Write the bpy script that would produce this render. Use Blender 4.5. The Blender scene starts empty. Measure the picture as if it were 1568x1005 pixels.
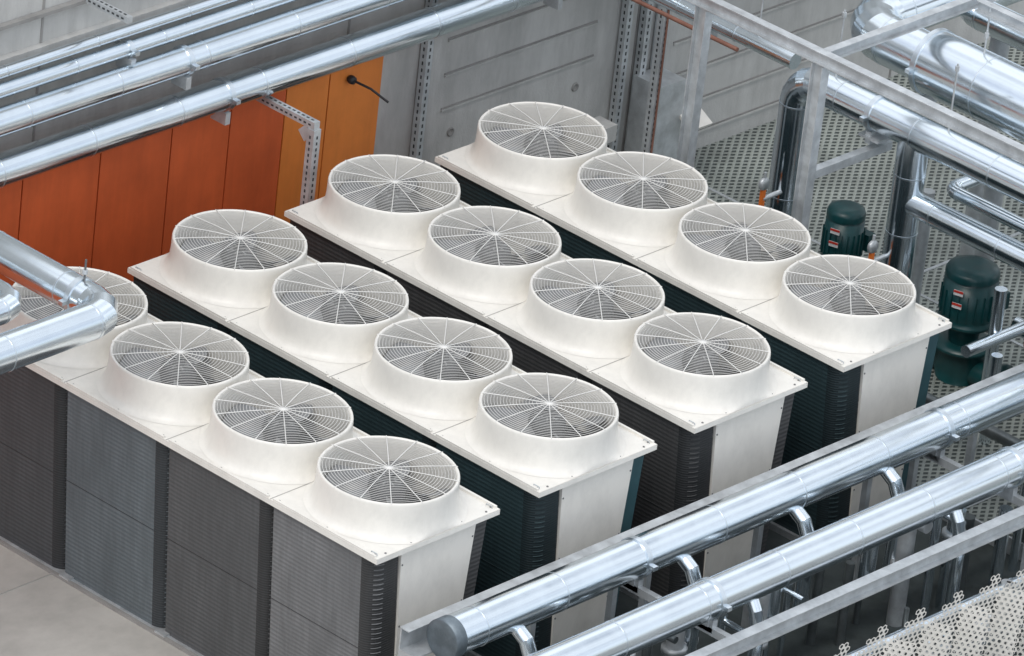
import bpy, math, random
import numpy as np
from mathutils import Vector, Matrix
random.seed(7)
sc=bpy.context.scene
sc.view_settings.view_transform='Standard'
try: sc.view_settings.look='None'
except Exception: pass
sc.view_settings.exposure=0

# ---------------------------------------------------------------- camera
e,yw,rl=.47116,.85897,-.1142
C=np.array([32.08231,-32.41466,25.28396])
F=np.array([-math.cos(yw)*math.cos(e), math.sin(yw)*math.cos(e), -math.sin(e)])
R0=np.cross(F,[0,0,1.]);R0/=np.linalg.norm(R0);U0=np.cross(R0,F)
R=R0*math.cos(rl)-U0*math.sin(rl);U=U0*math.cos(rl)+R0*math.sin(rl)
cd=bpy.data.cameras.new("Camera");co=bpy.data.objects.new("Camera",cd);sc.collection.objects.link(co);sc.camera=co
cd.lens=250.1;cd.sensor_width=36;cd.clip_end=2000
co.matrix_world=Matrix(((R[0],U[0],-F[0],C[0]),(R[1],U[1],-F[1],C[1]),(R[2],U[2],-F[2],C[2]),(0,0,0,1)))

# ---------------------------------------------------------------- light
w=bpy.data.worlds.new("World");sc.world=w;w.use_nodes=True
nt=w.node_tree;bg=nt.nodes['Background']
sky=nt.nodes.new('ShaderNodeTexSky');sky.sky_type='NISHITA';sky.sun_disc=False
SE,SA=math.radians(56),math.radians(160)
sky.sun_elevation=SE;sky.sun_rotation=SA
sky.air_density=1.0;sky.dust_density=2.5;sky.ozone_density=1.5
# broken bright cloud over the clear sky
tc=nt.nodes.new('ShaderNodeTexCoord');mp=nt.nodes.new('ShaderNodeMapping');mp.inputs['Scale'].default_value=(1,1,1.6);mp.inputs['Location'].default_value=(.35,.1,.2)
cn=nt.nodes.new('ShaderNodeTexNoise');cn.inputs['Scale'].default_value=2.4;cn.inputs['Detail'].default_value=4
nt.links.new(tc.outputs['Generated'],mp.inputs[0]);nt.links.new(mp.outputs[0],cn.inputs['Vector'])
cr=nt.nodes.new('ShaderNodeValToRGB');cr.color_ramp.elements[0].position=.40;cr.color_ramp.elements[1].position=.58
cr.color_ramp.elements[0].color=(.34,.34,.34,1);cr.color_ramp.elements[1].color=(.95,.95,.95,1)
nt.links.new(cn.outputs[0],cr.inputs[0])
mx=nt.nodes.new('ShaderNodeMix');mx.data_type='RGBA';mx.inputs[7].default_value=(8.9,9.2,9.5,1)
nt.links.new(cr.outputs[0],mx.inputs[0]);nt.links.new(sky.outputs[0],mx.inputs[6])
nt.links.new(mx.outputs[2],bg.inputs[0]);bg.inputs[1].default_value=0.145
sl=bpy.data.lights.new("sun",'SUN');so=bpy.data.objects.new("sun",sl);sc.collection.objects.link(so)
sl.energy=.95;sl.angle=math.radians(24);sl.color=(1,.96,.9)
sd=Vector((math.sin(SA)*math.cos(SE),math.cos(SA)*math.cos(SE),math.sin(SE)))
so.rotation_euler=sd.to_track_quat('Z','Y').to_euler()

# ---------------------------------------------------------------- materials
def mat(name,col,rough=.5,metal=0.,var=.1,scale=3.,bump=0.,bscale=40.,rvar=0.,spec=.5,stretch=None,col2=None,dirt=0.,dscale=(6,6,1.2)):
    m=bpy.data.materials.new(name);m.use_nodes=True
    n=m.node_tree;b=n.nodes['Principled BSDF']
    b.inputs['Roughness'].default_value=rough;b.inputs['Metallic'].default_value=metal
    b.inputs['Specular IOR Level'].default_value=spec
    tc=n.nodes.new('ShaderNodeTexCoord');src=tc.outputs['Object']
    if stretch:
        mp=n.nodes.new('ShaderNodeMapping');mp.inputs['Scale'].default_value=stretch
        n.links.new(src,mp.inputs[0]);src=mp.outputs[0]
    nz=n.nodes.new('ShaderNodeTexNoise');nz.inputs['Scale'].default_value=scale;nz.inputs['Detail'].default_value=4;nz.inputs['Roughness'].default_value=.65
    n.links.new(src,nz.inputs['Vector'])
    cr=n.nodes.new('ShaderNodeValToRGB')
    c=np.array(col);c2=np.array(col2) if col2 else c*(1-var)
    cr.color_ramp.elements[0].position=.35;cr.color_ramp.elements[1].position=.68
    cr.color_ramp.elements[0].color=(*[float(x) for x in c2],1);cr.color_ramp.elements[1].color=(*[float(min(1,x)) for x in c*(1+var*.4)],1)
    n.links.new(nz.outputs[0],cr.inputs[0]);out=cr.outputs[0]
    if dirt:
        mp=n.nodes.new('ShaderNodeMapping');mp.inputs['Scale'].default_value=dscale;n.links.new(tc.outputs['Object'],mp.inputs[0])
        nd=n.nodes.new('ShaderNodeTexNoise');nd.inputs['Scale'].default_value=1.;nd.inputs['Detail'].default_value=5;nd.inputs['Roughness'].default_value=.7;n.links.new(mp.outputs[0],nd.inputs['Vector'])
        mr=n.nodes.new('ShaderNodeMapRange');mr.inputs['From Min'].default_value=.42;mr.inputs['From Max'].default_value=.68;mr.inputs['To Min'].default_value=1;mr.inputs['To Max'].default_value=1-dirt
        n.links.new(nd.outputs[0],mr.inputs[0])
        ml=n.nodes.new('ShaderNodeVectorMath');ml.operation='SCALE';n.links.new(out,ml.inputs[0]);n.links.new(mr.outputs[0],ml.inputs['Scale']);out=ml.outputs[0]
    n.links.new(out,b.inputs['Base Color'])
    if rvar:
        mr=n.nodes.new('ShaderNodeMapRange');mr.inputs['To Min'].default_value=max(.03,rough-rvar);mr.inputs['To Max'].default_value=rough+rvar
        mr.inputs['From Min'].default_value=.3;mr.inputs['From Max'].default_value=.7
        n.links.new(nz.outputs[0],mr.inputs[0]);n.links.new(mr.outputs[0],b.inputs['Roughness'])
    if bump:
        nb=n.nodes.new('ShaderNodeTexNoise');nb.inputs['Scale'].default_value=bscale;nb.inputs['Detail'].default_value=2
        n.links.new(src,nb.inputs['Vector'])
        bp=n.nodes.new('ShaderNodeBump');bp.inputs['Strength'].default_value=bump;bp.inputs['Distance'].default_value=.01
        n.links.new(nb.outputs[0],bp.inputs['Height']);n.links.new(bp.outputs[0],b.inputs['Normal'])
    return m
def striped(name,col,col2,axis='Z',scale=60,rough=.6,patch=.25):
    m=mat(name,col,rough,var=patch,scale=2.4,stretch=(1.5,1,.45));n=m.node_tree;b=n.nodes['Principled BSDF']
    tc=n.nodes.new('ShaderNodeTexCoord');wv=n.nodes.new('ShaderNodeTexWave');wv.bands_direction=axis;wv.inputs['Scale'].default_value=scale
    n.links.new(tc.outputs['Object'],wv.inputs['Vector'])
    mx=n.nodes.new('ShaderNodeMix');mx.data_type='RGBA';mx.inputs[7].default_value=(*col2,1)
    old=b.inputs['Base Color'].links[0].from_socket
    n.links.new(wv.outputs['Fac'],mx.inputs[0]);n.links.new(old,mx.inputs[6])
    mp=n.nodes.new('ShaderNodeMapping');mp.inputs['Scale'].default_value=(45,45,.6);n.links.new(tc.outputs['Object'],mp.inputs[0])
    nz=n.nodes.new('ShaderNodeTexNoise');nz.inputs['Scale'].default_value=1;nz.inputs['Detail'].default_value=2;n.links.new(mp.outputs[0],nz.inputs['Vector'])
    mr=n.nodes.new('ShaderNodeMapRange');mr.inputs['From Min'].default_value=.3;mr.inputs['From Max'].default_value=.7;mr.inputs['To Min'].default_value=.90;mr.inputs['To Max'].default_value=1.06
    n.links.new(nz.outputs[0],mr.inputs[0])
    ml=n.nodes.new('ShaderNodeVectorMath');ml.operation='SCALE';n.links.new(mx.outputs[2],ml.inputs[0]);n.links.new(mr.outputs[0],ml.inputs['Scale'])
    n.links.new(ml.outputs[0],b.inputs['Base Color'])
    bp=n.nodes.new('ShaderNodeBump');bp.inputs['Strength'].default_value=.4;bp.inputs['Distance'].default_value=.004
    n.links.new(wv.outputs['Fac'],bp.inputs['Height']);n.links.new(bp.outputs[0],b.inputs['Normal'])
    return m
ALU=mat('aluminium_cladding',(.80,.87,.925),.19,1.,var=.06,scale=2.2,bump=.12,bscale=3.,rvar=.06)
ALUB=mat('aluminium_band',(.74,.80,.85),.3,1.,var=.1,scale=6)
ALUD=mat('dull_aluminium_cap',(.20,.24,.27),.5,.7,var=.3,scale=6)
GALV=mat('galvanised_steel',(.62,.65,.67),.42,.5,var=.2,scale=7,rvar=.1,bump=.05,dirt=.12,dscale=(9,9,9))
WHITE=mat('cream_painted_steel',(.82,.797,.745),.35,0,var=.04,scale=1.2,rvar=.06,dirt=.10,dscale=(5,5,3))
WIRE=mat('grille_wire_paint',(.76,.75,.72),.4,0,var=.03)
BLADE=mat('fan_blade_paint',(.25,.255,.26),.4,.1,var=.25,scale=5)
MOTOR=mat('motor_dark',(.055,.06,.065),.5,.2,var=.3,scale=8)
VOID=mat('plenum_shade',(.012,.014,.016),.8,0,var=.3)  # near-black colour stands in for the shade inside the units
SCREW=mat('screw_steel',(.2,.2,.2),.4,.8,var=.1)
CONC=mat('concrete_panel',(.54,.54,.525),.85,0,var=.12,scale=1.4,bump=.25,bscale=50,dirt=.22,dscale=(3,3,.7))
CONCD=mat('concrete_groove',(.30,.295,.285),.9,0,var=.2,scale=3)
SEAM=mat('sheet_joint',(.42,.41,.39),.7,0,var=.1)
ROOF=mat('roof_membrane',(.50,.485,.45),.8,0,var=.12,scale=1.1,bump=.1,bscale=60,dirt=.15,dscale=(3,2,1))
GRAV=mat('gravel_roof',(.30,.30,.29),.9,0,var=.25,scale=.8,bump=.3,bscale=30)
DECK=mat('dark_roof_deck',(.07,.085,.085),.85,0,var=.4,scale=2.5,bump=.2,bscale=40)
ORA=mat('orange_cladding_shaded',(.68,.13,.036),.5,0,var=.15,scale=1.5,dirt=.14,dscale=(4,4,.5))  # shadow on the left panels, put into a darker, redder orange
ORB=mat('orange_cladding_lit',(.80,.25,.05),.45,0,var=.12,scale=1.5,dirt=.12,dscale=(4,4,.5))  # brighter, lit tone of the same panels
ORD=mat('orange_joint',(.16,.03,.012),.6,0,var=.2)
PUMP=mat('pump_green_paint',(.007,.060,.064),.33,0,var=.3,scale=5)
LABEL=mat('label_white',(.75,.75,.75),.5,0,var=.05);LABR=mat('label_red',(.6,.05,.03),.5)
TAG=mat('orange_handle',(.75,.18,.03),.45)
RUST=mat('primer_brown',(.26,.12,.085),.6,.1,var=.25,scale=6)
BLK=mat('black_rubber',(.02,.02,.022),.5)
DPIPE=mat('dark_steel_pipe',(.16,.18,.185),.35,.6,var=.3,scale=5)
FS=9
coilflat=[striped('coil_fins_charcoal',(.080,.087,.094),(.052,.058,.064),'Z',FS),
 striped('coil_fins_bluegrey',(.150,.178,.195),(.105,.128,.142),'Z',FS,patch=.35),
 striped('coil_fins_grey',(.112,.116,.120),(.078,.082,.086),'Z',FS),
 striped('coil_fins_lightgrey',(.21,.215,.22),(.15,.155,.16),'Z',FS,patch=.3)]
TEAL=striped('coil_fins_teal',(.03,.06,.068),(.016,.034,.04),'Z',FS)
CGREY=striped('coil_fins_dark',(.082,.083,.085),(.048,.049,.051),'Z',FS)
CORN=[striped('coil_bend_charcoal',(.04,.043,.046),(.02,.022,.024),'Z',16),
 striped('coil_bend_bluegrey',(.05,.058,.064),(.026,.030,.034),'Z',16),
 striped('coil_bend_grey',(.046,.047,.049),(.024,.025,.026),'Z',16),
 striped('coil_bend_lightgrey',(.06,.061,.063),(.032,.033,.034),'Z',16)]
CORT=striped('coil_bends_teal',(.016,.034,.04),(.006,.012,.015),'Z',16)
TEALE=mat('coil_end_teal',(.05,.12,.14),.4,.3,var=.2)

# ---------------------------------------------------------------- mesh builder
class MB:
    def __init__(s): s.v=[];s.f=[];s.m=[];s.s=[];s.mats=[]
    def mi(s,m):
        if m not in s.mats: s.mats.append(m)
        return s.mats.index(m)
    def add(s,vs,fs,m,smooth=False):
        o=len(s.v);s.v+= [tuple(map(float,v)) for v in vs]
        k=s.mi(m)
        for f in fs: s.f.append([o+i for i in f]);s.m.append(k);s.s.append(smooth)
    def box(s,c,d,m,rot=None,taper=None):
        x,y,z=[q/2 for q in d]
        vs=[Vector((a*x,b*y,g*z)) for g in(-1,1) for b in(-1,1) for a in(-1,1)]
        if rot is not None: vs=[rot@v for v in vs]
        s.add([v+Vector(c) for v in vs],[(0,2,3,1),(4,5,7,6),(0,1,5,4),(2,6,7,3),(0,4,6,2),(1,3,7,5)],m)
    def lathe(s,prof,m,n=48,c=(0,0,0),axis='Z',smooth=True,clampx=None):
        vs=[];fs=[]
        for r,z in prof:
            for k in range(n):
                a=2*math.pi*k/n;p=(r*math.cos(a),r*math.sin(a),z)
                if clampx: p=(max(-clampx,min(clampx,p[0])),p[1],p[2])
                if axis=='Y': p=(p[0],p[2],p[1])
                if axis=='X': p=(p[2],p[0],p[1])
                vs.append((p[0]+c[0],p[1]+c[1],p[2]+c[2]))
        for i in range(len(prof)-1):
            for k in range(n):
                a=i*n+k;b=i*n+(k+1)%n
                fs.append((a,b,b+n,a+n))
        s.add(vs,fs,m,smooth)
    def disc(s,r,z,m,n=32,c=(0,0,0),axis='Z'):
        vs=[]
        for k in range(n):
            a=2*math.pi*k/n;p=(r*math.cos(a),r*math.sin(a),z)
            vs.append((p[0]+c[0],p[1]+c[1],p[2]+c[2]))
        s.add(vs,[tuple(range(n))],m)
    def tube(s,pts,r,m,n=24,caps=True,closed=False):
        P=[Vector(p) for p in pts];L=len(P)
        nrm=None
        for i in range(L-1 if not closed else L):
            a=P[i];b=P[(i+1)%L];d=(b-a).normalized()
            if nrm is None:
                nrm=d.cross(Vector((0,0,1)))
                if nrm.length<.05: nrm=d.cross(Vector((0,1,0)))
            nrm=(nrm-d*nrm.dot(d))
            nrm.normalize();bn=d.cross(nrm)
            def ring(p,o):
                mm=d
                if o is not None:
                    mm=(d+o);mm.normalize()
                out=[]
                for k in range(n):
                    an=2*math.pi*k/n;q=nrm*(r*math.cos(an))+bn*(r*math.sin(an))
                    t=-(q.dot(mm))/d.dot(mm)
                    out.append(p+q+d*t)
                return out
            pd=(P[i]-P[i-1]).normalized() if (i>0 or closed) else None
            nd=(P[(i+2)%L]-b).normalized() if (i<L-2 or closed) else None
            r1=ring(a,pd);r2=ring(b,nd)
            s.add(r1+r2,[(k,(k+1)%n,(k+1)%n+n,k+n) for k in range(n)],m,True)
            if caps and not closed:
                if i==0: s.add(r1,[tuple(range(n))[::-1]],m)
                if i==L-2: s.add(r2,[tuple(range(n))],m)
    def obj(s,name,parent=None,loc=None):
        me=bpy.data.meshes.new(name);me.from_pydata(s.v,[],s.f)
        for m in s.mats: me.materials.append(m)
        me.polygons.foreach_set('material_index',s.m);me.polygons.foreach_set('use_smooth',s.s)
        me.update()
        o=bpy.data.objects.new(name,me);sc.collection.objects.link(o)
        if loc: o.location=loc
        if parent: o.parent=parent
        return o
def empty(name,loc=(0,0,0)):
    o=bpy.data.objects.new(name,None);o.location=loc;o.empty_display_size=.2;sc.collection.objects.link(o);return o
def link(name,me,parent,loc,rz=0):
    o=bpy.data.objects.new(name,me);o.location=loc;o.rotation_euler=(0,0,rz);o.parent=parent;sc.collection.objects.link(o);return o
def roundpath(pts,Rr,ns=5):
    P=[Vector(p) for p in pts];out=[P[0]]
    for i in range(1,len(P)-1):
        d1=(P[i-1]-P[i]).normalized();d2=(P[i+1]-P[i]).normalized()
        cc=P[i]+(d1+d2)*Rr
        for k in range(ns+1):
            t=math.pi/2*k/ns
            out.append(cc-d2*Rr*math.cos(t)-d1*Rr*math.sin(t))
    out.append(P[-1]);return out
def pipe(name,pts,r,Rr=None,bands=(),seams=.62,n=40,m=ALU,ns=4,start=.3,hang=()):
    b=MB();P=[Vector(p) for p in pts]
    path=roundpath(pts,Rr,ns) if Rr and len(pts)>2 else P
    b.tube(path,r,m,n)
    for i in range(len(P)-1):
        d=P[i+1]-P[i];L=d.length;d.normalize()
        t=(Rr or 0)+.0 if i>0 else start
        end=L-((Rr or 0) if i<len(P)-2 else 0)
        while t<end:
            q=P[i]+d*t
            b.tube([q,q+d*.012],r+.002,ALUB,n)
            t+=seams*random.uniform(.92,1.08)
    for (i,t) in bands:
        d=(P[i+1]-P[i]).normalized();q=P[i]+d*t
        b.tube([q-d*.022,q+d*.022],r+.010,ALUB,n)
        sd_=d.cross(Vector((0,0,1))).normalized()
        rot=Matrix((d,sd_,Vector((0,0,1)))).transposed() if abs(d.z)<.5 else None
        if rot: 
            for sg in(-1,1): b.box(q+sd_*sg*(r+.03),(.044,.05,.03),ALUB,rot)
            b.box(q-Vector((0,0,r+.05)),(.05,.16,.1),GALV,rot)
    return b.obj(name)
def perf_strut(b,p,q,wd=.05,side=None,m=GALV,slot=.05):
    p=Vector(p);q=Vector(q);d=(q-p);L=d.length;d.normalize()
    up=Vector((0,0,1)) if abs(d.z)<.7 else Vector((1,0,0))
    sx=d.cross(up).normalized();uz=sx.cross(d).normalized()
    rot=Matrix((d,sx,uz)).transposed()
    b.box((p+q)/2,(L,wd,wd),m,rot)
    k=int(L/slot)
    for i in range(k):
        c=p+d*(slot*(i+.5))
        for ax,o in((sx,uz),(uz,sx)):
            for sg in(-1,1):
                dim=(slot*.5,.003,.014) if ax is sx else (slot*.5,.014,.003)
                b.box(c+ax*sg*(wd/2+.001),dim,MOTOR,rot)

# ---------------------------------------------------------------- ground
b=MB();b.add([(-300,-300,0),(300,-300,0),(300,300,0),(-300,300,0)],[(0,1,2,3)],GRAV);b.obj('ground')
b=MB();b.add([(-1.5,-4,.008),(7,-4,.008),(7,22,.008),(-1.5,22,.008)],[(0,1,2,3)],DECK);b.obj('plant_deck')
b=MB();b.box((-1,-5.3,.02),(14,9.66,.04),ROOF)
for x in(.45,): b.box((x,-5.3,.043),(.008,9.6,.006),SEAM)
b.box((-1,-.49,.03),(14,.03,.06),CONCD)
b.obj('roof_pad')
def gratemat():
    m=bpy.data.materials.new('expanded_metal');m.use_nodes=True;n=m.node_tree;b_=n.nodes['Principled BSDF']
    b_.inputs['Roughness'].default_value=.5;b_.inputs['Metallic'].default_value=.2
    tc=n.nodes.new('ShaderNodeTexCoord');vals=[]
    for ang in(35,-35):
        mp=n.nodes.new('ShaderNodeMapping');mp.inputs['Rotation'].default_value=(0,0,math.radians(ang))
        n.links.new(tc.outputs['Object'],mp.inputs[0])
        wv=n.nodes.new('ShaderNodeTexWave');wv.bands_direction='X';wv.inputs['Scale'].default_value=5.2;wv.inputs['Distortion'].default_value=0
        n.links.new(mp.outputs[0],wv.inputs['Vector']);vals.append(wv.outputs['Fac'])
    mx=n.nodes.new('ShaderNodeMath');mx.operation='MAXIMUM';n.links.new(vals[0],mx.inputs[0]);n.links.new(vals[1],mx.inputs[1])
    cr=n.nodes.new('ShaderNodeValToRGB');cr.color_ramp.elements[0].position=.52;cr.color_ramp.elements[1].position=.74
    cr.color_ramp.elements[0].color=(.07,.085,.08,1);cr.color_ramp.elements[1].color=(.38,.41,.38,1)
    n.links.new(mx.outputs[0],cr.inputs[0])
    nd=n.nodes.new('ShaderNodeTexNoise');nd.inputs['Scale'].default_value=1.4;nd.inputs['Detail'].default_value=4;n.links.new(tc.outputs['Object'],nd.inputs['Vector'])
    mr=n.nodes.new('ShaderNodeMapRange');mr.inputs['From Min'].default_value=.35;mr.inputs['From Max'].default_value=.65;mr.inputs['To Min'].default_value=.7;mr.inputs['To Max'].default_value=1.1;n.links.new(nd.outputs[0],mr.inputs[0])
    ml=n.nodes.new('ShaderNodeVectorMath');ml.operation='SCALE';n.links.new(cr.outputs[0],ml.inputs[0]);n.links.new(mr.outputs[0],ml.inputs['Scale'])
    n.links.new(ml.outputs[0],b_.inputs['Base Color'])
    bp=n.nodes.new('ShaderNodeBump');bp.inputs['Strength'].default_value=.6;bp.inputs['Distance'].default_value=.02
    n.links.new(mx.outputs[0],bp.inputs['Height']);n.links.new(bp.outputs[0],b_.inputs['Normal'])
    return m
GR=gratemat()
b=MB();b.add([(-1.5,5.6,.14),(8,5.6,.14),(8,22,.14),(-1.5,22,.14)],[(0,1,2,3)],GR)
b.box((3.25,5.6,.07),(9.5,.02,.15),GALV)
for x in (1.1,3.9): b.box((x,13.8,.143),(.03,16.3,.008),GALV)
for y in (8.1,10.9): b.box((3.2,y,.143),(9.2,.03,.008),GALV)
b.obj('mesh_walkway')

# ---------------------------------------------------------------- concrete wall
b=MB();Xw=-1.5
b.box((Xw-.15,4.5,2.6),(.3,34,5.2),CONC)
ys=[-9,-5.6,-2.4,.9,4.2,5.05,7.62,11.0,14.5,18]
for y in ys: b.box((Xw+.002,y,2.6),(.01,.02,5.2),CONCD)
def groove(y0,y1,z):
    b.box((Xw+.003,(y0+y1)/2,z),(.008,y1-y0,.014),CONCD)
    b.box((Xw+.008,(y0+y1)/2,z-.017),(.016,y1-y0,.016),CONC)
for k in range(6):
    z=1.385+.305*k
    groove(5.36,7.12,z);groove(8.1,10.5,z-.15);groove(-2,.6,z);groove(1.2,3.9,z)
for k in range(3): groove(8.1,10.5,.93-.305*k)
for y,z in((5.5,1.15),(6.94,1.15),(8.4,2.2),(10.2,2.2)): 
    b.lathe([(.0,.004),(.022,.004),(.024,.012),(.036,.012),(.04,0)],CONCD,20,(Xw,y,z),'X')
b.box((Xw+.03,3,3.12),(.06,30,.05),CONC)
b.box((Xw+.03,3,3.4),(.05,30,.03),CONCD)
b.obj('concrete_wall')
for y,hh in((5.07,2.6),(7.42,5),(7.66,5),(7.86,5)):
    b=MB();perf_strut(b,(Xw+.05,y,0),(Xw+.05,y,hh),.07,slot=.06);b.obj('slotted_wall_channel')
b=MB();b.box((-1.3,7.75,.55),(.3,.3,1.1),GALV);b.box((-1.3,7.1,.8),(.2,.14,.14),CONC);b.box((-1.12,8.0,.75),(.25,.25,.03),WHITE,Matrix.Rotation(.5,3,'Y'));b.obj('wall_junction_box')

# ---------------------------------------------------------------- orange cladding
b=MB();Xo=-1.4
seams=[-6,-5.2,-4.4,-3.6,-2.8,-2.05,-1.3,-.6,.05,.73,1.52,2.26,2.88,3.47,3.94,4.53]
for i in range(len(seams)-1):
    y0,y1=seams[i],seams[i+1];m=ORA if y1<3.5 else ORB  # painted shade up to the right end, lit tone from there
    b.box((Xo-.03,(y0+y1)/2,1.08),(.06,y1-y0-.014,2.16),m)
b.box((Xo-.05,-.74,1.08),(.07,10.5,2.14),ORD)
b.box((Xo-.02,-.73,2.19),(.1,10.54,.05),RUST)
b.obj('orange_panel_cladding')
b=MB();b.tube([(-1.38,4.15,2.02),(-1.22,4.22,1.98),(-1.12,4.32,1.88)],.010,BLK,8);b.lathe([(0,.03),(.03,.03),(.036,0),(.03,-.02)],BLK,16,(-1.37,4.15,2.02),'X');b.obj('wall_lamp_arm')

# ---------------------------------------------------------------- condenser units
US,VS=1.04838,1.62254
PW=1.222;PZ=1.675
b=MB();b.lathe([(.575,.0015),(.56,.005),(.542,.014),(.528,.03),(.517,.055),(.508,.10),(.503,.15),(.5,.21),(.4995,.255),(.497,.268),(.490,.275),(.482,.273),(.474,.262),(.466,.235),(.461,.19),(.459,.0),(.459,-.12)],WHITE,96,clampx=.5225)
shroud_o=b
g=MB()
for r in [.06,.09]+[.12+.0228*i for i in range(16)]:
    z=.272+.012*(1-(r/.47)**2)
    n=64 if r>.2 else 36
    g.tube([(r*math.cos(2*math.pi*k/n),r*math.sin(2*math.pi*k/n),z) for k in range(n)],.0021,WIRE,3,False,True)
NS=14
for k in range(NS):
    a=2*math.pi*(k+.3)/NS;c_,s_=math.cos(a),math.sin(a)
    g.tube([(.02*c_,.02*s_,.29),(.25*c_,.25*s_,.288),(.47*c_,.47*s_,.279),(.498*c_,.498*s_,.272)],.0038,WIRE,5)
g.lathe([(0,.294),(.022,.294),(.026,.288),(.026,.28)],WIRE,20)
bl=MB()
bl.lathe([(0,.19),(.10,.19),(.125,.18),(.135,.15),(.14,.02)],MOTOR,32)
for k in range(8):
    a=2*math.pi*k/8;bl.box((.075*math.cos(a),.075*math.sin(a),.196),(.05,.012,.012),BLADE,Matrix.Rotation(a,3,'Z'))
NB=5
for k in range(NB):
    a0=2*math.pi*k/NB;vs=[];fs=[];nr,na=8,8
    for i in range(nr+1):
        r=.13+(.445-.13)*i/nr;sw=.35*(i/nr)**1.6;wd=.70-.10*i/nr
        for j in range(na+1):
            t=j/na;a=a0+sw+wd*t
            z=.135-.12*t+.02*math.sin(t*math.pi)
            vs.append((r*math.cos(a),r*math.sin(a),z))
    for i in range(nr):
        for j in range(na):
            q=i*(na+1)+j;fs.append((q,q+1,q+na+2,q+na+1))
    bl.add(vs,fs,BLADE,True)
for a in(.4,.4+math.pi/2): bl.box((0,0,-.03),(.9,.04,.03),MOTOR,Matrix.Rotation(a,3,'Z'))
bl.disc(.459,-.1,VOID,48)  # black disc painted as the shade below the impeller
def coil(sign,x0,x1,wrap,mflat,mcorn,rr=.11,last=False):
    b=MB();ytop=.575;lean=.13;z1=PZ-.045;z0=.06
    prof=[(x0,ytop,0)]
    nf=10
    for i in range(1,nf+1): prof.append((x0+(x1-rr-x0)*i/nf,ytop,0))
    for i in range(1,9):
        t=math.pi/2*i/8;prof.append((x1-rr+rr*math.sin(t),ytop-rr+rr*math.cos(t),1))
    prof.append((x1,ytop-rr-wrap,1))
    nz=12;vs=[]
    for i in range(nz+1):
        z=z0+(z1-z0)*i/nz;ln=lean*(1-i/nz)
        for (x,y,_) in prof: vs.append((x,sign*(y-ln),z))
    n=len(prof)
    for reg,m in((0,mflat),(1,mcorn)):
        fs=[]
        for i in range(nz):
            for j in range(n-1):
                isc=1 if prof[j+1][2]==1 else 0
                if isc!=reg: continue
                q=i*n+j;fs.append((q,q+n,q+n+1,q+1) if sign>0 else (q,q+1,q+n+1,q+n))
        b.add(vs,fs,m,True)
    a=[(x0,sign*(ytop-lean),z0),(x0,sign*(ytop-lean-.07),z0),(x0,sign*(ytop-.07),z1),(x0,sign*ytop,z1)]
    b.add(a,[(0,1,2,3)],GALV)
    zj=.86;lj=lean*(1-(zj-z0)/(z1-z0));b.box(((x0+x1-rr)/2,sign*(ytop-lj+.001),zj),(x1-x0-rr,.004,.005),mcorn)
    k=int((z1-z0)/.04)
    for i in range(k):
        z=z0+.02+i*.04;ln=lean*(1-(z-z0)/(z1-z0))
        pts=[]
        for t in (.55,.7,.85,1.0):
            a=math.pi/2*t;pts.append((x1-rr+(rr+.002)*math.sin(a),sign*(ytop-ln-rr+(rr+.002)*math.cos(a)),z))
        b.tube(pts,.0045,mflat,4)
    return b
shro=grme=blme=None
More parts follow.
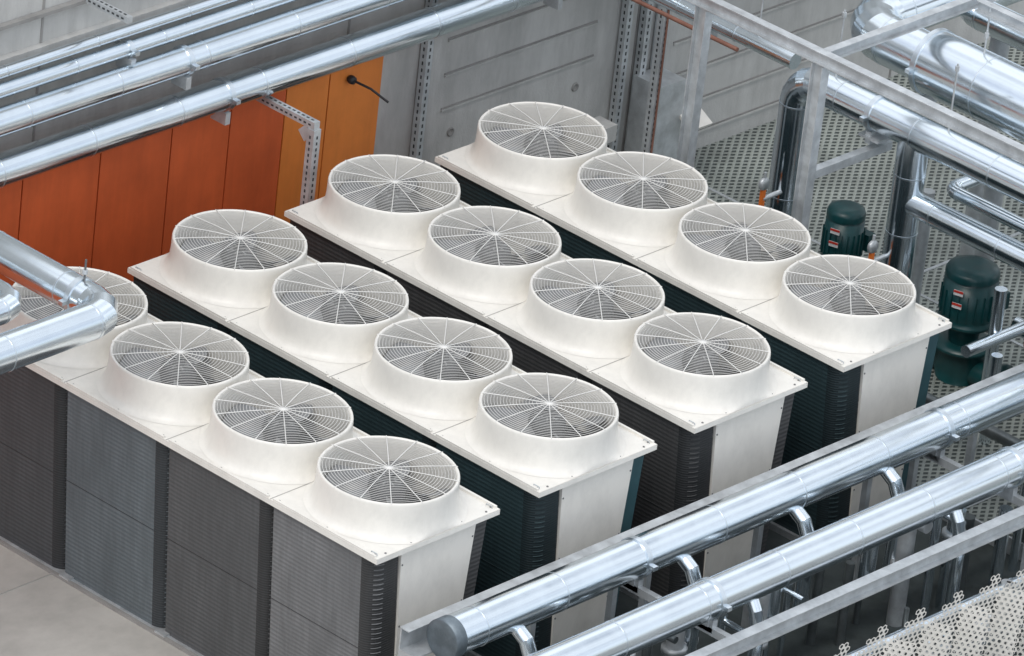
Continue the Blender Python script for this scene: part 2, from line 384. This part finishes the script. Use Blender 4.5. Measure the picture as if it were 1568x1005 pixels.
for j in range(4):
    u=empty('condenser_unit',(0,j*VS,0))
    X0,X1=-.524,3*US+.528
    b=MB()
    for i in range(4):
        xa=i*US-US/2 if i else X0; xb=i*US+US/2 if i<3 else X1
        n=64;vs=[];fs=[]
        cx=i*US
        for k in range(n):
            a=2*math.pi*k/n;c_,s_=math.cos(a),math.sin(a)
            vs.append((cx+.46*c_,.46*s_,PZ))
        for k in range(n):
            a=2*math.pi*k/n;c_,s_=math.cos(a),math.sin(a)
            hx=(xb-.002-cx) if c_>0 else (cx-xa-.002);hy=PW/2
            t=min(hx/abs(c_) if abs(c_)>1e-6 else 1e9,hy/abs(s_) if abs(s_)>1e-6 else 1e9)
            vs.append((cx+t*c_,t*s_,PZ))
        for k in range(n): fs.append((k,k+n,(k+1)%n+n,(k+1)%n))
        b.add(vs,fs,WHITE)
        for cxs,sx_ in((xb-.002,1),(xa+.002,-1)):
            for sy in(-1,1):
                aa=math.atan2(PW/2,abs(cxs-cx));kk=int(aa/(2*math.pi/n))
                a1=2*math.pi*kk/n;a2=2*math.pi*(kk+1)/n
                p1=(cxs,sy*abs(cxs-cx)*math.tan(a1),PZ);p2=(cx+sx_*PW/2/math.tan(a2),sy*PW/2,PZ);p3=(cxs,sy*PW/2,PZ)
                b.add([p1,p2,p3],[(0,1,2) if sx_*sy<0 else (0,2,1)],WHITE)
        for sx_ in(xa+.06,(xa+xb)/2-.0,xb-.06):
            for sy in(-1,1): b.lathe([(0,.006),(.007,.006),(.009,0)],SCREW,8,(sx_,sy*(PW/2-.035),PZ))
        if i<3: b.box((xb,0,PZ+.0015),(.006,PW-.01,.003),SEAM); 
    b.box(((X0+X1)/2,-PW/2+.004,PZ-.022),(X1-X0,.008,.04),WHITE);b.box(((X0+X1)/2,PW/2-.004,PZ-.022),(X1-X0,.008,.04),WHITE)
    b.box((X0+.004,0,PZ-.022),(.008,PW-.02,.04),WHITE);b.box((X1-.004,0,PZ-.022),(.008,PW-.02,.04),WHITE)
    for sy in(-1,1):
        for i in range(4): b.box((i*US,sy*(PW/2-.012),PZ+.008),(US-.05,.02,.016),WHITE)
    for k in range(5): b.lathe([(0,.006),(.007,.006),(.009,0)],SCREW,8,(X1-.03,-.5+.25*k,PZ))
    for xx in(X1-.07,X0+.07):
        for sy in(-1,1): b.tube([(xx-.03,sy*(PW/2-.04),PZ),(xx-.025,sy*(PW/2-.04),PZ+.014),(xx+.025,sy*(PW/2-.04),PZ+.014),(xx+.03,sy*(PW/2-.04),PZ)],.004,GALV,6)
    b.obj('top_plate',u)
    for i in range(4):
        xa=X0+.03 if i==0 else i*US-US/2+.01;xb=(i*US+US/2-.02) if i<3 else X1-.07
        if j==0: mf=coilflat[i];mc=CORN[i]
        elif j==2: mf=CGREY;mc=CORN[0]
        else: mf=TEAL;mc=CORT
        coil(-1,xa,xb,.14,mf,mc).obj('coil',u)
        coil(1,xa,xb,.05,mf,mc).obj('coil',u)
    b=MB()
    def prism(xa,xb,yt0,yt1,yb0,yb1,z0,z1,m):
        vs=[(xa,yb0,z0),(xb,yb0,z0),(xb,yb1,z0),(xa,yb1,z0),(xa,yt0,z1),(xb,yt0,z1),(xb,yt1,z1),(xa,yt1,z1)]
        b.add(vs,[(0,3,2,1),(4,5,6,7),(0,1,5,4),(2,3,7,6),(0,4,7,3),(1,2,6,5)],m)
    prism(X0+.06,X1-.13,-.46,.46,-.34,.34,.06,1.3,VOID)  # added dark core: blocks see-through, stands in for inner shade
    prism(X1-.09,X1-.055,-.31,.44,-.20,.31,.05,PZ-.042,WHITE)
    prism(X0+.03,X0+.06,-.55,.55,-.43,.43,.05,PZ-.042,WHITE)
    prism(X1-.085,X1-.06,.443,.555,.313,.43,.05,PZ-.042,TEALE if j in(1,3) else CGREY)
    for z in(.5,1.0,1.5):
        f_=(z-.05)/(PZ-.092)
        for (yb_,yt_) in((-.20,-.31),(.31,.44)):
            y_=yb_+(yt_-yb_)*f_;y_+= .015 if yb_<0 else -.015
            b.lathe([(0,.004),(.006,.004),(.008,0)],SCREW,8,(X1-.055,y_,z),'X')
    b.box(((X0+X1)/2,0,.03),(X1-X0-.1,.95,.06),GALV)
    for i in range(5): b.box((X0+.1+i*1.0,-.47,.05),(.10,.06,.05),GALV)
    b.obj('frame_and_end_panels',u)
    for i in range(4):
        L=(i*US,0,PZ)
        if shro is None:
            o=shroud_o.obj('fan_shroud',u,L);shro=o.data
            o=g.obj('fan_grille',u,L);grme=o.data
            o=bl.obj('fan_impeller',u,L);o.rotation_euler=(0,0,.5);blme=o.data
        else:
            link('fan_shroud',shro,u,L);link('fan_grille',grme,u,L,random.uniform(-.1,.1));link('fan_impeller',blme,u,L,.5+random.uniform(-.3,.3))

# ---------------------------------------------------------------- pipes top-left (run along the wall)
Y0,Y1=-8,14
pipe('insulated_pipe',[(-1.195,Y0,2.4),(-1.195,Y1,2.4)],.122,bands=[(0,2.55+8),(0,6.2+8)],seams=.9)
pipe('insulated_pipe',[(-1.2,Y0,2.8),(-1.2,Y1,2.8)],.108,bands=[(0,2.1+8),(0,6+8)],seams=.9)
pipe('insulated_pipe',[(-1.3,Y0,2.99),(-1.3,Y1,2.99)],.06,bands=[(0,1.6+8)],seams=.9)
pipe('insulated_pipe',[(-1.33,Y0,3.12),(-1.33,Y1,3.12)],.045,seams=.9)
b=MB();perf_strut(b,(-1.48,3.04,2.22),(-.655,3.04,2.22),.06);perf_strut(b,(-.68,3.04,0),(-.68,3.04,2.188),.075);b.box((-.75,3.04,2.13),(.1,.05,.1),GALV,Matrix.Rotation(.78,3,'Y'))
b.obj('strut_pipe_support')
b=MB();perf_strut(b,(-1.48,7.3,2.22),(-.97,7.3,2.22),.055);perf_strut(b,(-1.0,7.34,0),(-1.0,7.34,2.19),.07,m=GALV);b.box((-.955,7.34,1.1),(.006,.02,2.1),RUST)
b.obj('strut_pipe_support')
for y in(1.3,-1.5):
    b=MB();perf_strut(b,(-1.48,y,3.42),(-1.0,y,3.42),.05);b.obj('wall_bracket')

# ---------------------------------------------------------------- left foreground elbows
pipe('insulated_pipe',[(-4,-.95,2.65),(1.27,-.95,2.65),(1.27,-6,2.65)],.135,Rr=.2,bands=[(0,4.95)],seams=.8,ns=3)
pipe('insulated_pipe',[(-4,-1.33,2.6),(.72,-1.33,2.6),(.72,-6,2.6)],.1,Rr=.16,seams=.8,ns=3)
b=MB();b.tube([(.98,-.95,2.78),(.98,-.95,2.95)],.008,SCREW,8);b.tube([(.98,-.95,2.84),(.98,-.95,2.87)],.02,GALV,10);b.obj('pipe_hanger_rod')

# ---------------------------------------------------------------- bottom-right pipes
pp=pipe('insulated_pipe',[(4.22,-.46,1.25),(4.22,12,1.25)],.145,bands=[(0,1.94),(0,5.22)],seams=.85)
b=MB();b.lathe([(0,0),(.10,0),(.14,.0),(.151,.004),(.151,.1)],ALUD,40,(4.22,-.475,1.25),'Y');o=b.obj('end_cap');o.parent=pp
pipe('insulated_pipe',[(4.93,-6,1.25),(4.93,12,1.25)],.14,bands=[(0,7.48),(0,10.75)],seams=.85)
b=MB();b.box((4.03,5.7,1.09),(.16,12.6,.01),GALV);b.box((3.95,5.7,1.17),(.012,12.6,.17),GALV);b.box((3.98,5.7,1.262),(.09,12.6,.008),GALV);b.box((4.03,-.6,1.0),(.16,.01,.2),GALV)
for y in np.arange(-.5,12,1.2): b.box((4.0,y,.54),(.05,.05,1.08),GALV)
b.obj('galvanised_cable_tray')
b=MB();b.box((5.2,3,1.02),(.05,18,.10),GALV);b.box((5.225,3,1.074),(.09,18,.008),GALV);b.box((5.225,3,.966),(.09,18,.008),GALV)
for y in(-1.8,1.48,4.76,8): 
    b.box((4.6,y,1.02),(1.14,.05,.06),GALV)
    for x in(4.03,5.17): b.box((x,y+.03,.48),(.05,.05,.96),GALV)
    for x in(4.22,4.93): b.box((x,y,1.085),(.09,.07,.07),GALV)
b.obj('pipe_rack')
b=MB()
for y in np.arange(-2.4,9,.27):
    x=4.55+random.uniform(-.14,.14);r=random.choice([.025,.035,.05,.065]);
    yy=y+random.uniform(-.08,.08);m=random.choice([ALU,DPIPE,ALU,GALV])
    zt=random.uniform(.6,.95);b.tube([(x,yy,0),(x,yy,zt)],r,m,16)
    if random.random()<.6: 
        zz=random.uniform(.4,.85);b.lathe([(r,-.02),(r+.03,-.02),(r+.03,.02),(r,.02)],GALV,16,(x,yy,zz))
    if random.random()<.5: b.tube([(x,yy,zt-.05),(x+random.uniform(.15,.3),yy,zt-.05)],r*.8,m,16)
for z,x,r,m in((.35,4.5,.06,DPIPE),(.6,4.72,.045,DPIPE),(.7,4.4,.03,ALU),(.3,5.5,.07,DPIPE),(.62,5.4,.04,ALU),(.45,5.65,.05,DPIPE)):
    b.tube([(x,-4,z),(x,11,z)],r,m,16)
for y in(.95,2.55,3.6,5.4): 
    b.tube([(4.93,y,1.2),(4.75,y-.02,1.08),(4.66,y-.02,.95),(4.66,y-.02,.5)],.06,ALU,20)
    b.tube([(4.76,y-.015,1.09),(4.73,y-.018,1.06)],.072,ALUB,20)
for y in(.2,1.9,3.1,4.1):
    b.tube([(4.22,y,1.2),(4.40,y,1.1),(4.47,y,.97),(4.47,y,.3)],.055,ALU,20)
for y in(1.9,4.1):
    b.tube([(4.93,y,1.2),(5.02,y,1.05),(5.06,y,.9),(5.06,y,0)],.05,ALU,20)
b.obj('riser_pipe_cluster')
b=MB()
for y in np.arange(-1,9,.21):
    x=5.42+random.uniform(-.1,.15);r=random.choice([.02,.03,.045,.055]);m=random.choice([ALU,GALV,DPIPE,ALU])
    zt=random.uniform(.45,.8);b.tube([(x,y,0),(x,y,zt)],r,m,14)
    if random.random()<.6: b.lathe([(r,-.02),(r+.025,-.02),(r+.025,.02),(r,.02)],GALV,14,(x,y,zt-.1))
    if random.random()<.4: b.tube([(x,y,zt),(x+.07,y,zt+.02)],.008,BLK,8);b.lathe([(0,.015),(.028,.015),(.028,0)],GALV,14,(x+.07,y,zt))
b.obj('valve_manifold')

def perf(b,o,ux,uz,wd,ht,pitch=.045,hole=.015,m=WHITE,step=0):
    """folded sheet with real hexagonal holes; step>0 cuts a staircase into the top edge"""
    o=Vector(o);ux=Vector(ux).normalized();uz=Vector(uz).normalized()
    rows=int(ht/(pitch*.866));cols=int(wd/pitch)
    vs=[];fs=[]
    for i in range(rows):
        for j in range(cols):
            if step and i>rows-1-2*((cols-1-j)//2): continue
            cx=(j+.5+(.5 if i%2 else 0))*pitch;cz=(i+.5)*pitch*.866
            base=len(vs)
            for k in range(6):
                a=math.pi/6+k*math.pi/3;R_=pitch/math.sqrt(3)
                vs.append(o+ux*(cx+R_*math.cos(a))+uz*(cz+R_*math.sin(a)))
            for k in range(6):
                a=math.pi/6+k*math.pi/3
                vs.append(o+ux*(cx+hole*math.cos(a))+uz*(cz+hole*math.sin(a)))
            for k in range(6):
                fs.append((base+k,base+(k+1)%6,base+6+(k+1)%6,base+6+k))
    b.add(vs,fs,m)
b=MB();y=1.30
for k in range(9):
    # sloping stepped sheet, then the plain return fold
    perf(b,(5.66,y,.22),(.10,1,.0),(.10,0,1),.32,.92,step=1)
    perf(b,(5.70,y+.32,.22),(.55,.30,0),(.06,.0,1),.26,.80)
    y+=.41
b.obj('perforated_metal_screen')

# ---------------------------------------------------------------- right steel frame
b=MB()
def ibeam(p,q,h=.1,wd=.07):
    p=Vector(p);q=Vector(q);d=(q-p);L=d.length;d.normalize()
    up=Vector((0,0,1)) if abs(d.z)<.7 else Vector((1,0,0))
    sx=d.cross(up).normalized();uz=sx.cross(d).normalized();rot=Matrix((d,sx,uz)).transposed();c=(p+q)/2
    b.box(c,(L,.012,h-.016),GALV,rot);b.box(c+uz*(h/2-.004),(L,wd,.008),GALV,rot);b.box(c-uz*(h/2-.004),(L,wd,.008),GALV,rot)
ibeam((-1.48,5.98,2.95),(7,5.98,2.95),.1,.08)
for x in(.524,1.72,4.4): 
    ibeam((x,5.98,0),(x,5.98,2.89),.11,.09)
for x in(1.72,): ibeam((x,6.03,2.95),(x,12,2.95),.09,.07)
ibeam((1.78,7.75,2.95),(7,7.75,2.95),.09,.07)
b.box((1.72,6.5,1.95),(.07,.9,.07),GALV);b.box((1.72,6.78,2.07),(.2,.2,.02),GALV)
b.obj('galvanised_steel_frame')
pipe('insulated_pipe',[(7,6.78,2.25),(.9,6.78,2.25),(.9,6.78,0)],.135,Rr=.22,bands=[(0,2.4),(0,5.3)],seams=.75,ns=5)
pipe('insulated_pipe',[(2.09,6.78,2.2),(2.09,6.78,0)],.125,seams=.5)
pipe('insulated_pipe',[(2.09,6.78,1.67),(7,6.78,1.67)],.10,bands=[(0,2.2)],seams=.7)
pipe('insulated_pipe',[(2.2,8.6,1.7),(2.2,7.15,1.7),(7,7.15,1.7)],.055,Rr=.1,seams=.7)
pipe('insulated_pipe',[(.96,12,2.55),(.96,7.35,2.55),(1.7,7.35,2.55)],.2,Rr=.32,seams=.8,ns=5)
pipe('insulated_pipe',[(1.7,7.35,2.55),(8,7.35,2.55)],.26,bands=[(0,.03),(0,2.5)],seams=.9,start=.6)
pipe('insulated_pipe',[(1.1,12,2.5),(1.1,8.44,2.5),(8,8.44,2.5)],.13,Rr=.22,seams=.8,ns=5)
pipe('insulated_pipe',[(1.9,9.3,2.4),(8,9.3,2.4)],.16,seams=.8)
pipe('insulated_pipe',[(-1.4,6.95,2.25),(.7,6.95,2.25)],.07,bands=[(0,1.2)],seams=.6)
b=MB();b.tube([(-1.4,6.84,2.18),(.2,6.84,2.18)],.018,RUST,12);b.obj('bare_primed_pipe')
b=MB()
for x,y,z0,z1 in((1.25,6.78,2.38,2.95),(2.4,6.78,2.38,2.95),(3.3,6.78,2.38,2.95),(.3,6.95,2.3,3.2),(2.2,7.35,2.8,3.0),(1.9,7.75,2.6,3.0)):
    b.tube([(x,y,z0),(x,y,z1)],.008,GALV,8);b.tube([(x,y,z1-.06),(x,y,z1-.02)],.018,GALV,8)
b.obj('threaded_hanger_rods')
def pump(x,y,s,h):
    b=MB();r=.155*s
    b.lathe([(0,h),(r*.6,h),(r*.92,h-.02),(r,h-.05),(r,h-.09)],PUMP,40,(x,y,0))
    b.lathe([(r*.93,h-.09),(r*.93,h-.12),(r,h-.12),(r,h-.42),(r*.95,h-.45),(r*1.06,h-.46),(r*1.06,h-.49),(r*.6,h-.50),(r*.55,h-.66)],PUMP,40,(x,y,0))
    for k in range(20):
        a=2*math.pi*k/20;b.box((x+r*1.02*math.cos(a),y+r*1.02*math.sin(a),h-.3),(.02,.006,.22),PUMP,Matrix.Rotation(a,3,'Z'))
    b.lathe([(r*.55,h-.66),(r*1.15,h-.67),(r*1.15,h-.70),(r*.9,h-.71),(r*1.0,h-.85),(r*.8,.12),(r*1.2,.1),(r*1.2,0)],PUMP,40,(x,y,0))
    b.tube([(x-.42,y,h*.22),(x+.42,y,h*.22)],r*.5,PUMP,24)
    for s_ in(-1,1): b.lathe([(r*.5,-.02),(r*.8,-.02),(r*.8,.02),(r*.5,.02)],PUMP,24,(x+s_*.42,y,h*.22),'X')
    b.box((x+.1*s,y+r*.95,h-.3),(.14,.08,.14),PUMP)
    for dz,m in((.16,LABEL),(.27,LABEL)):
        rot=Matrix.Rotation(-1.3,3,'Z');p=rot@Vector((r+.022,0,0))
        b.box((x+p.x,y+p.y,h-dz),(.004,.08,.045),LABEL,rot);b.box((x+p.x*1.02,y+p.y*1.02,h-dz+.012),(.004,.08,.018),LABR,rot)
    b.obj('circulation_pump')
pump(1.19,7.22,1.0,1.12);pump(2.45,7.28,1.38,1.12)
for x,y,z in((.95,6.45,1.25),(2.05,6.5,1.15)):
    b=MB();b.box((x,y,z),(.03,.035,.26),TAG);b.lathe([(0,.015),(.05,.015),(.055,0),(.05,-.015)],GALV,18,(x,y,z+.18),'X');b.tube([(x,y,z+.13),(x,y,z+.28)],.012,GALV,8);b.tube([(x,y,z+.05),(x,y+.3,z+.05)],.02,GALV,8)
    b.obj('orange_handled_valve')
b=MB()
for k,(x,y,r,z) in enumerate([(2.95,7.0,.05,1.2),(3.05,7.5,.07,1.5),(1.75,7.5,.05,1.4),(3.3,6.6,.045,.9),(3.5,7.1,.06,1.6),(2.0,8.0,.08,1.7),(2.6,8.2,.06,1.7),(3.0,8.6,.09,2.3),(1.4,8.6,.08,2.4)]):
    b.tube([(x,y,0),(x,y,z)],r,[ALU,DPIPE,GALV][k%3],20)
b.tube([(2.3,6.3,.45),(4.5,6.3,.45)],.05,DPIPE,16);b.tube([(2.7,7.6,.6),(5,7.6,.6)],.07,ALU,20);b.tube([(3.0,6.6,.8),(3.0,8.8,.8)],.05,ALU,20)
b.box((3.35,6.9,1.1),(.05,.04,.4),RUST);b.tube([(2.9,6.5,.25),(2.9,6.1,.25),(2.9,6.1,0)],.12,ALU,24)
b.obj('pump_pipework')
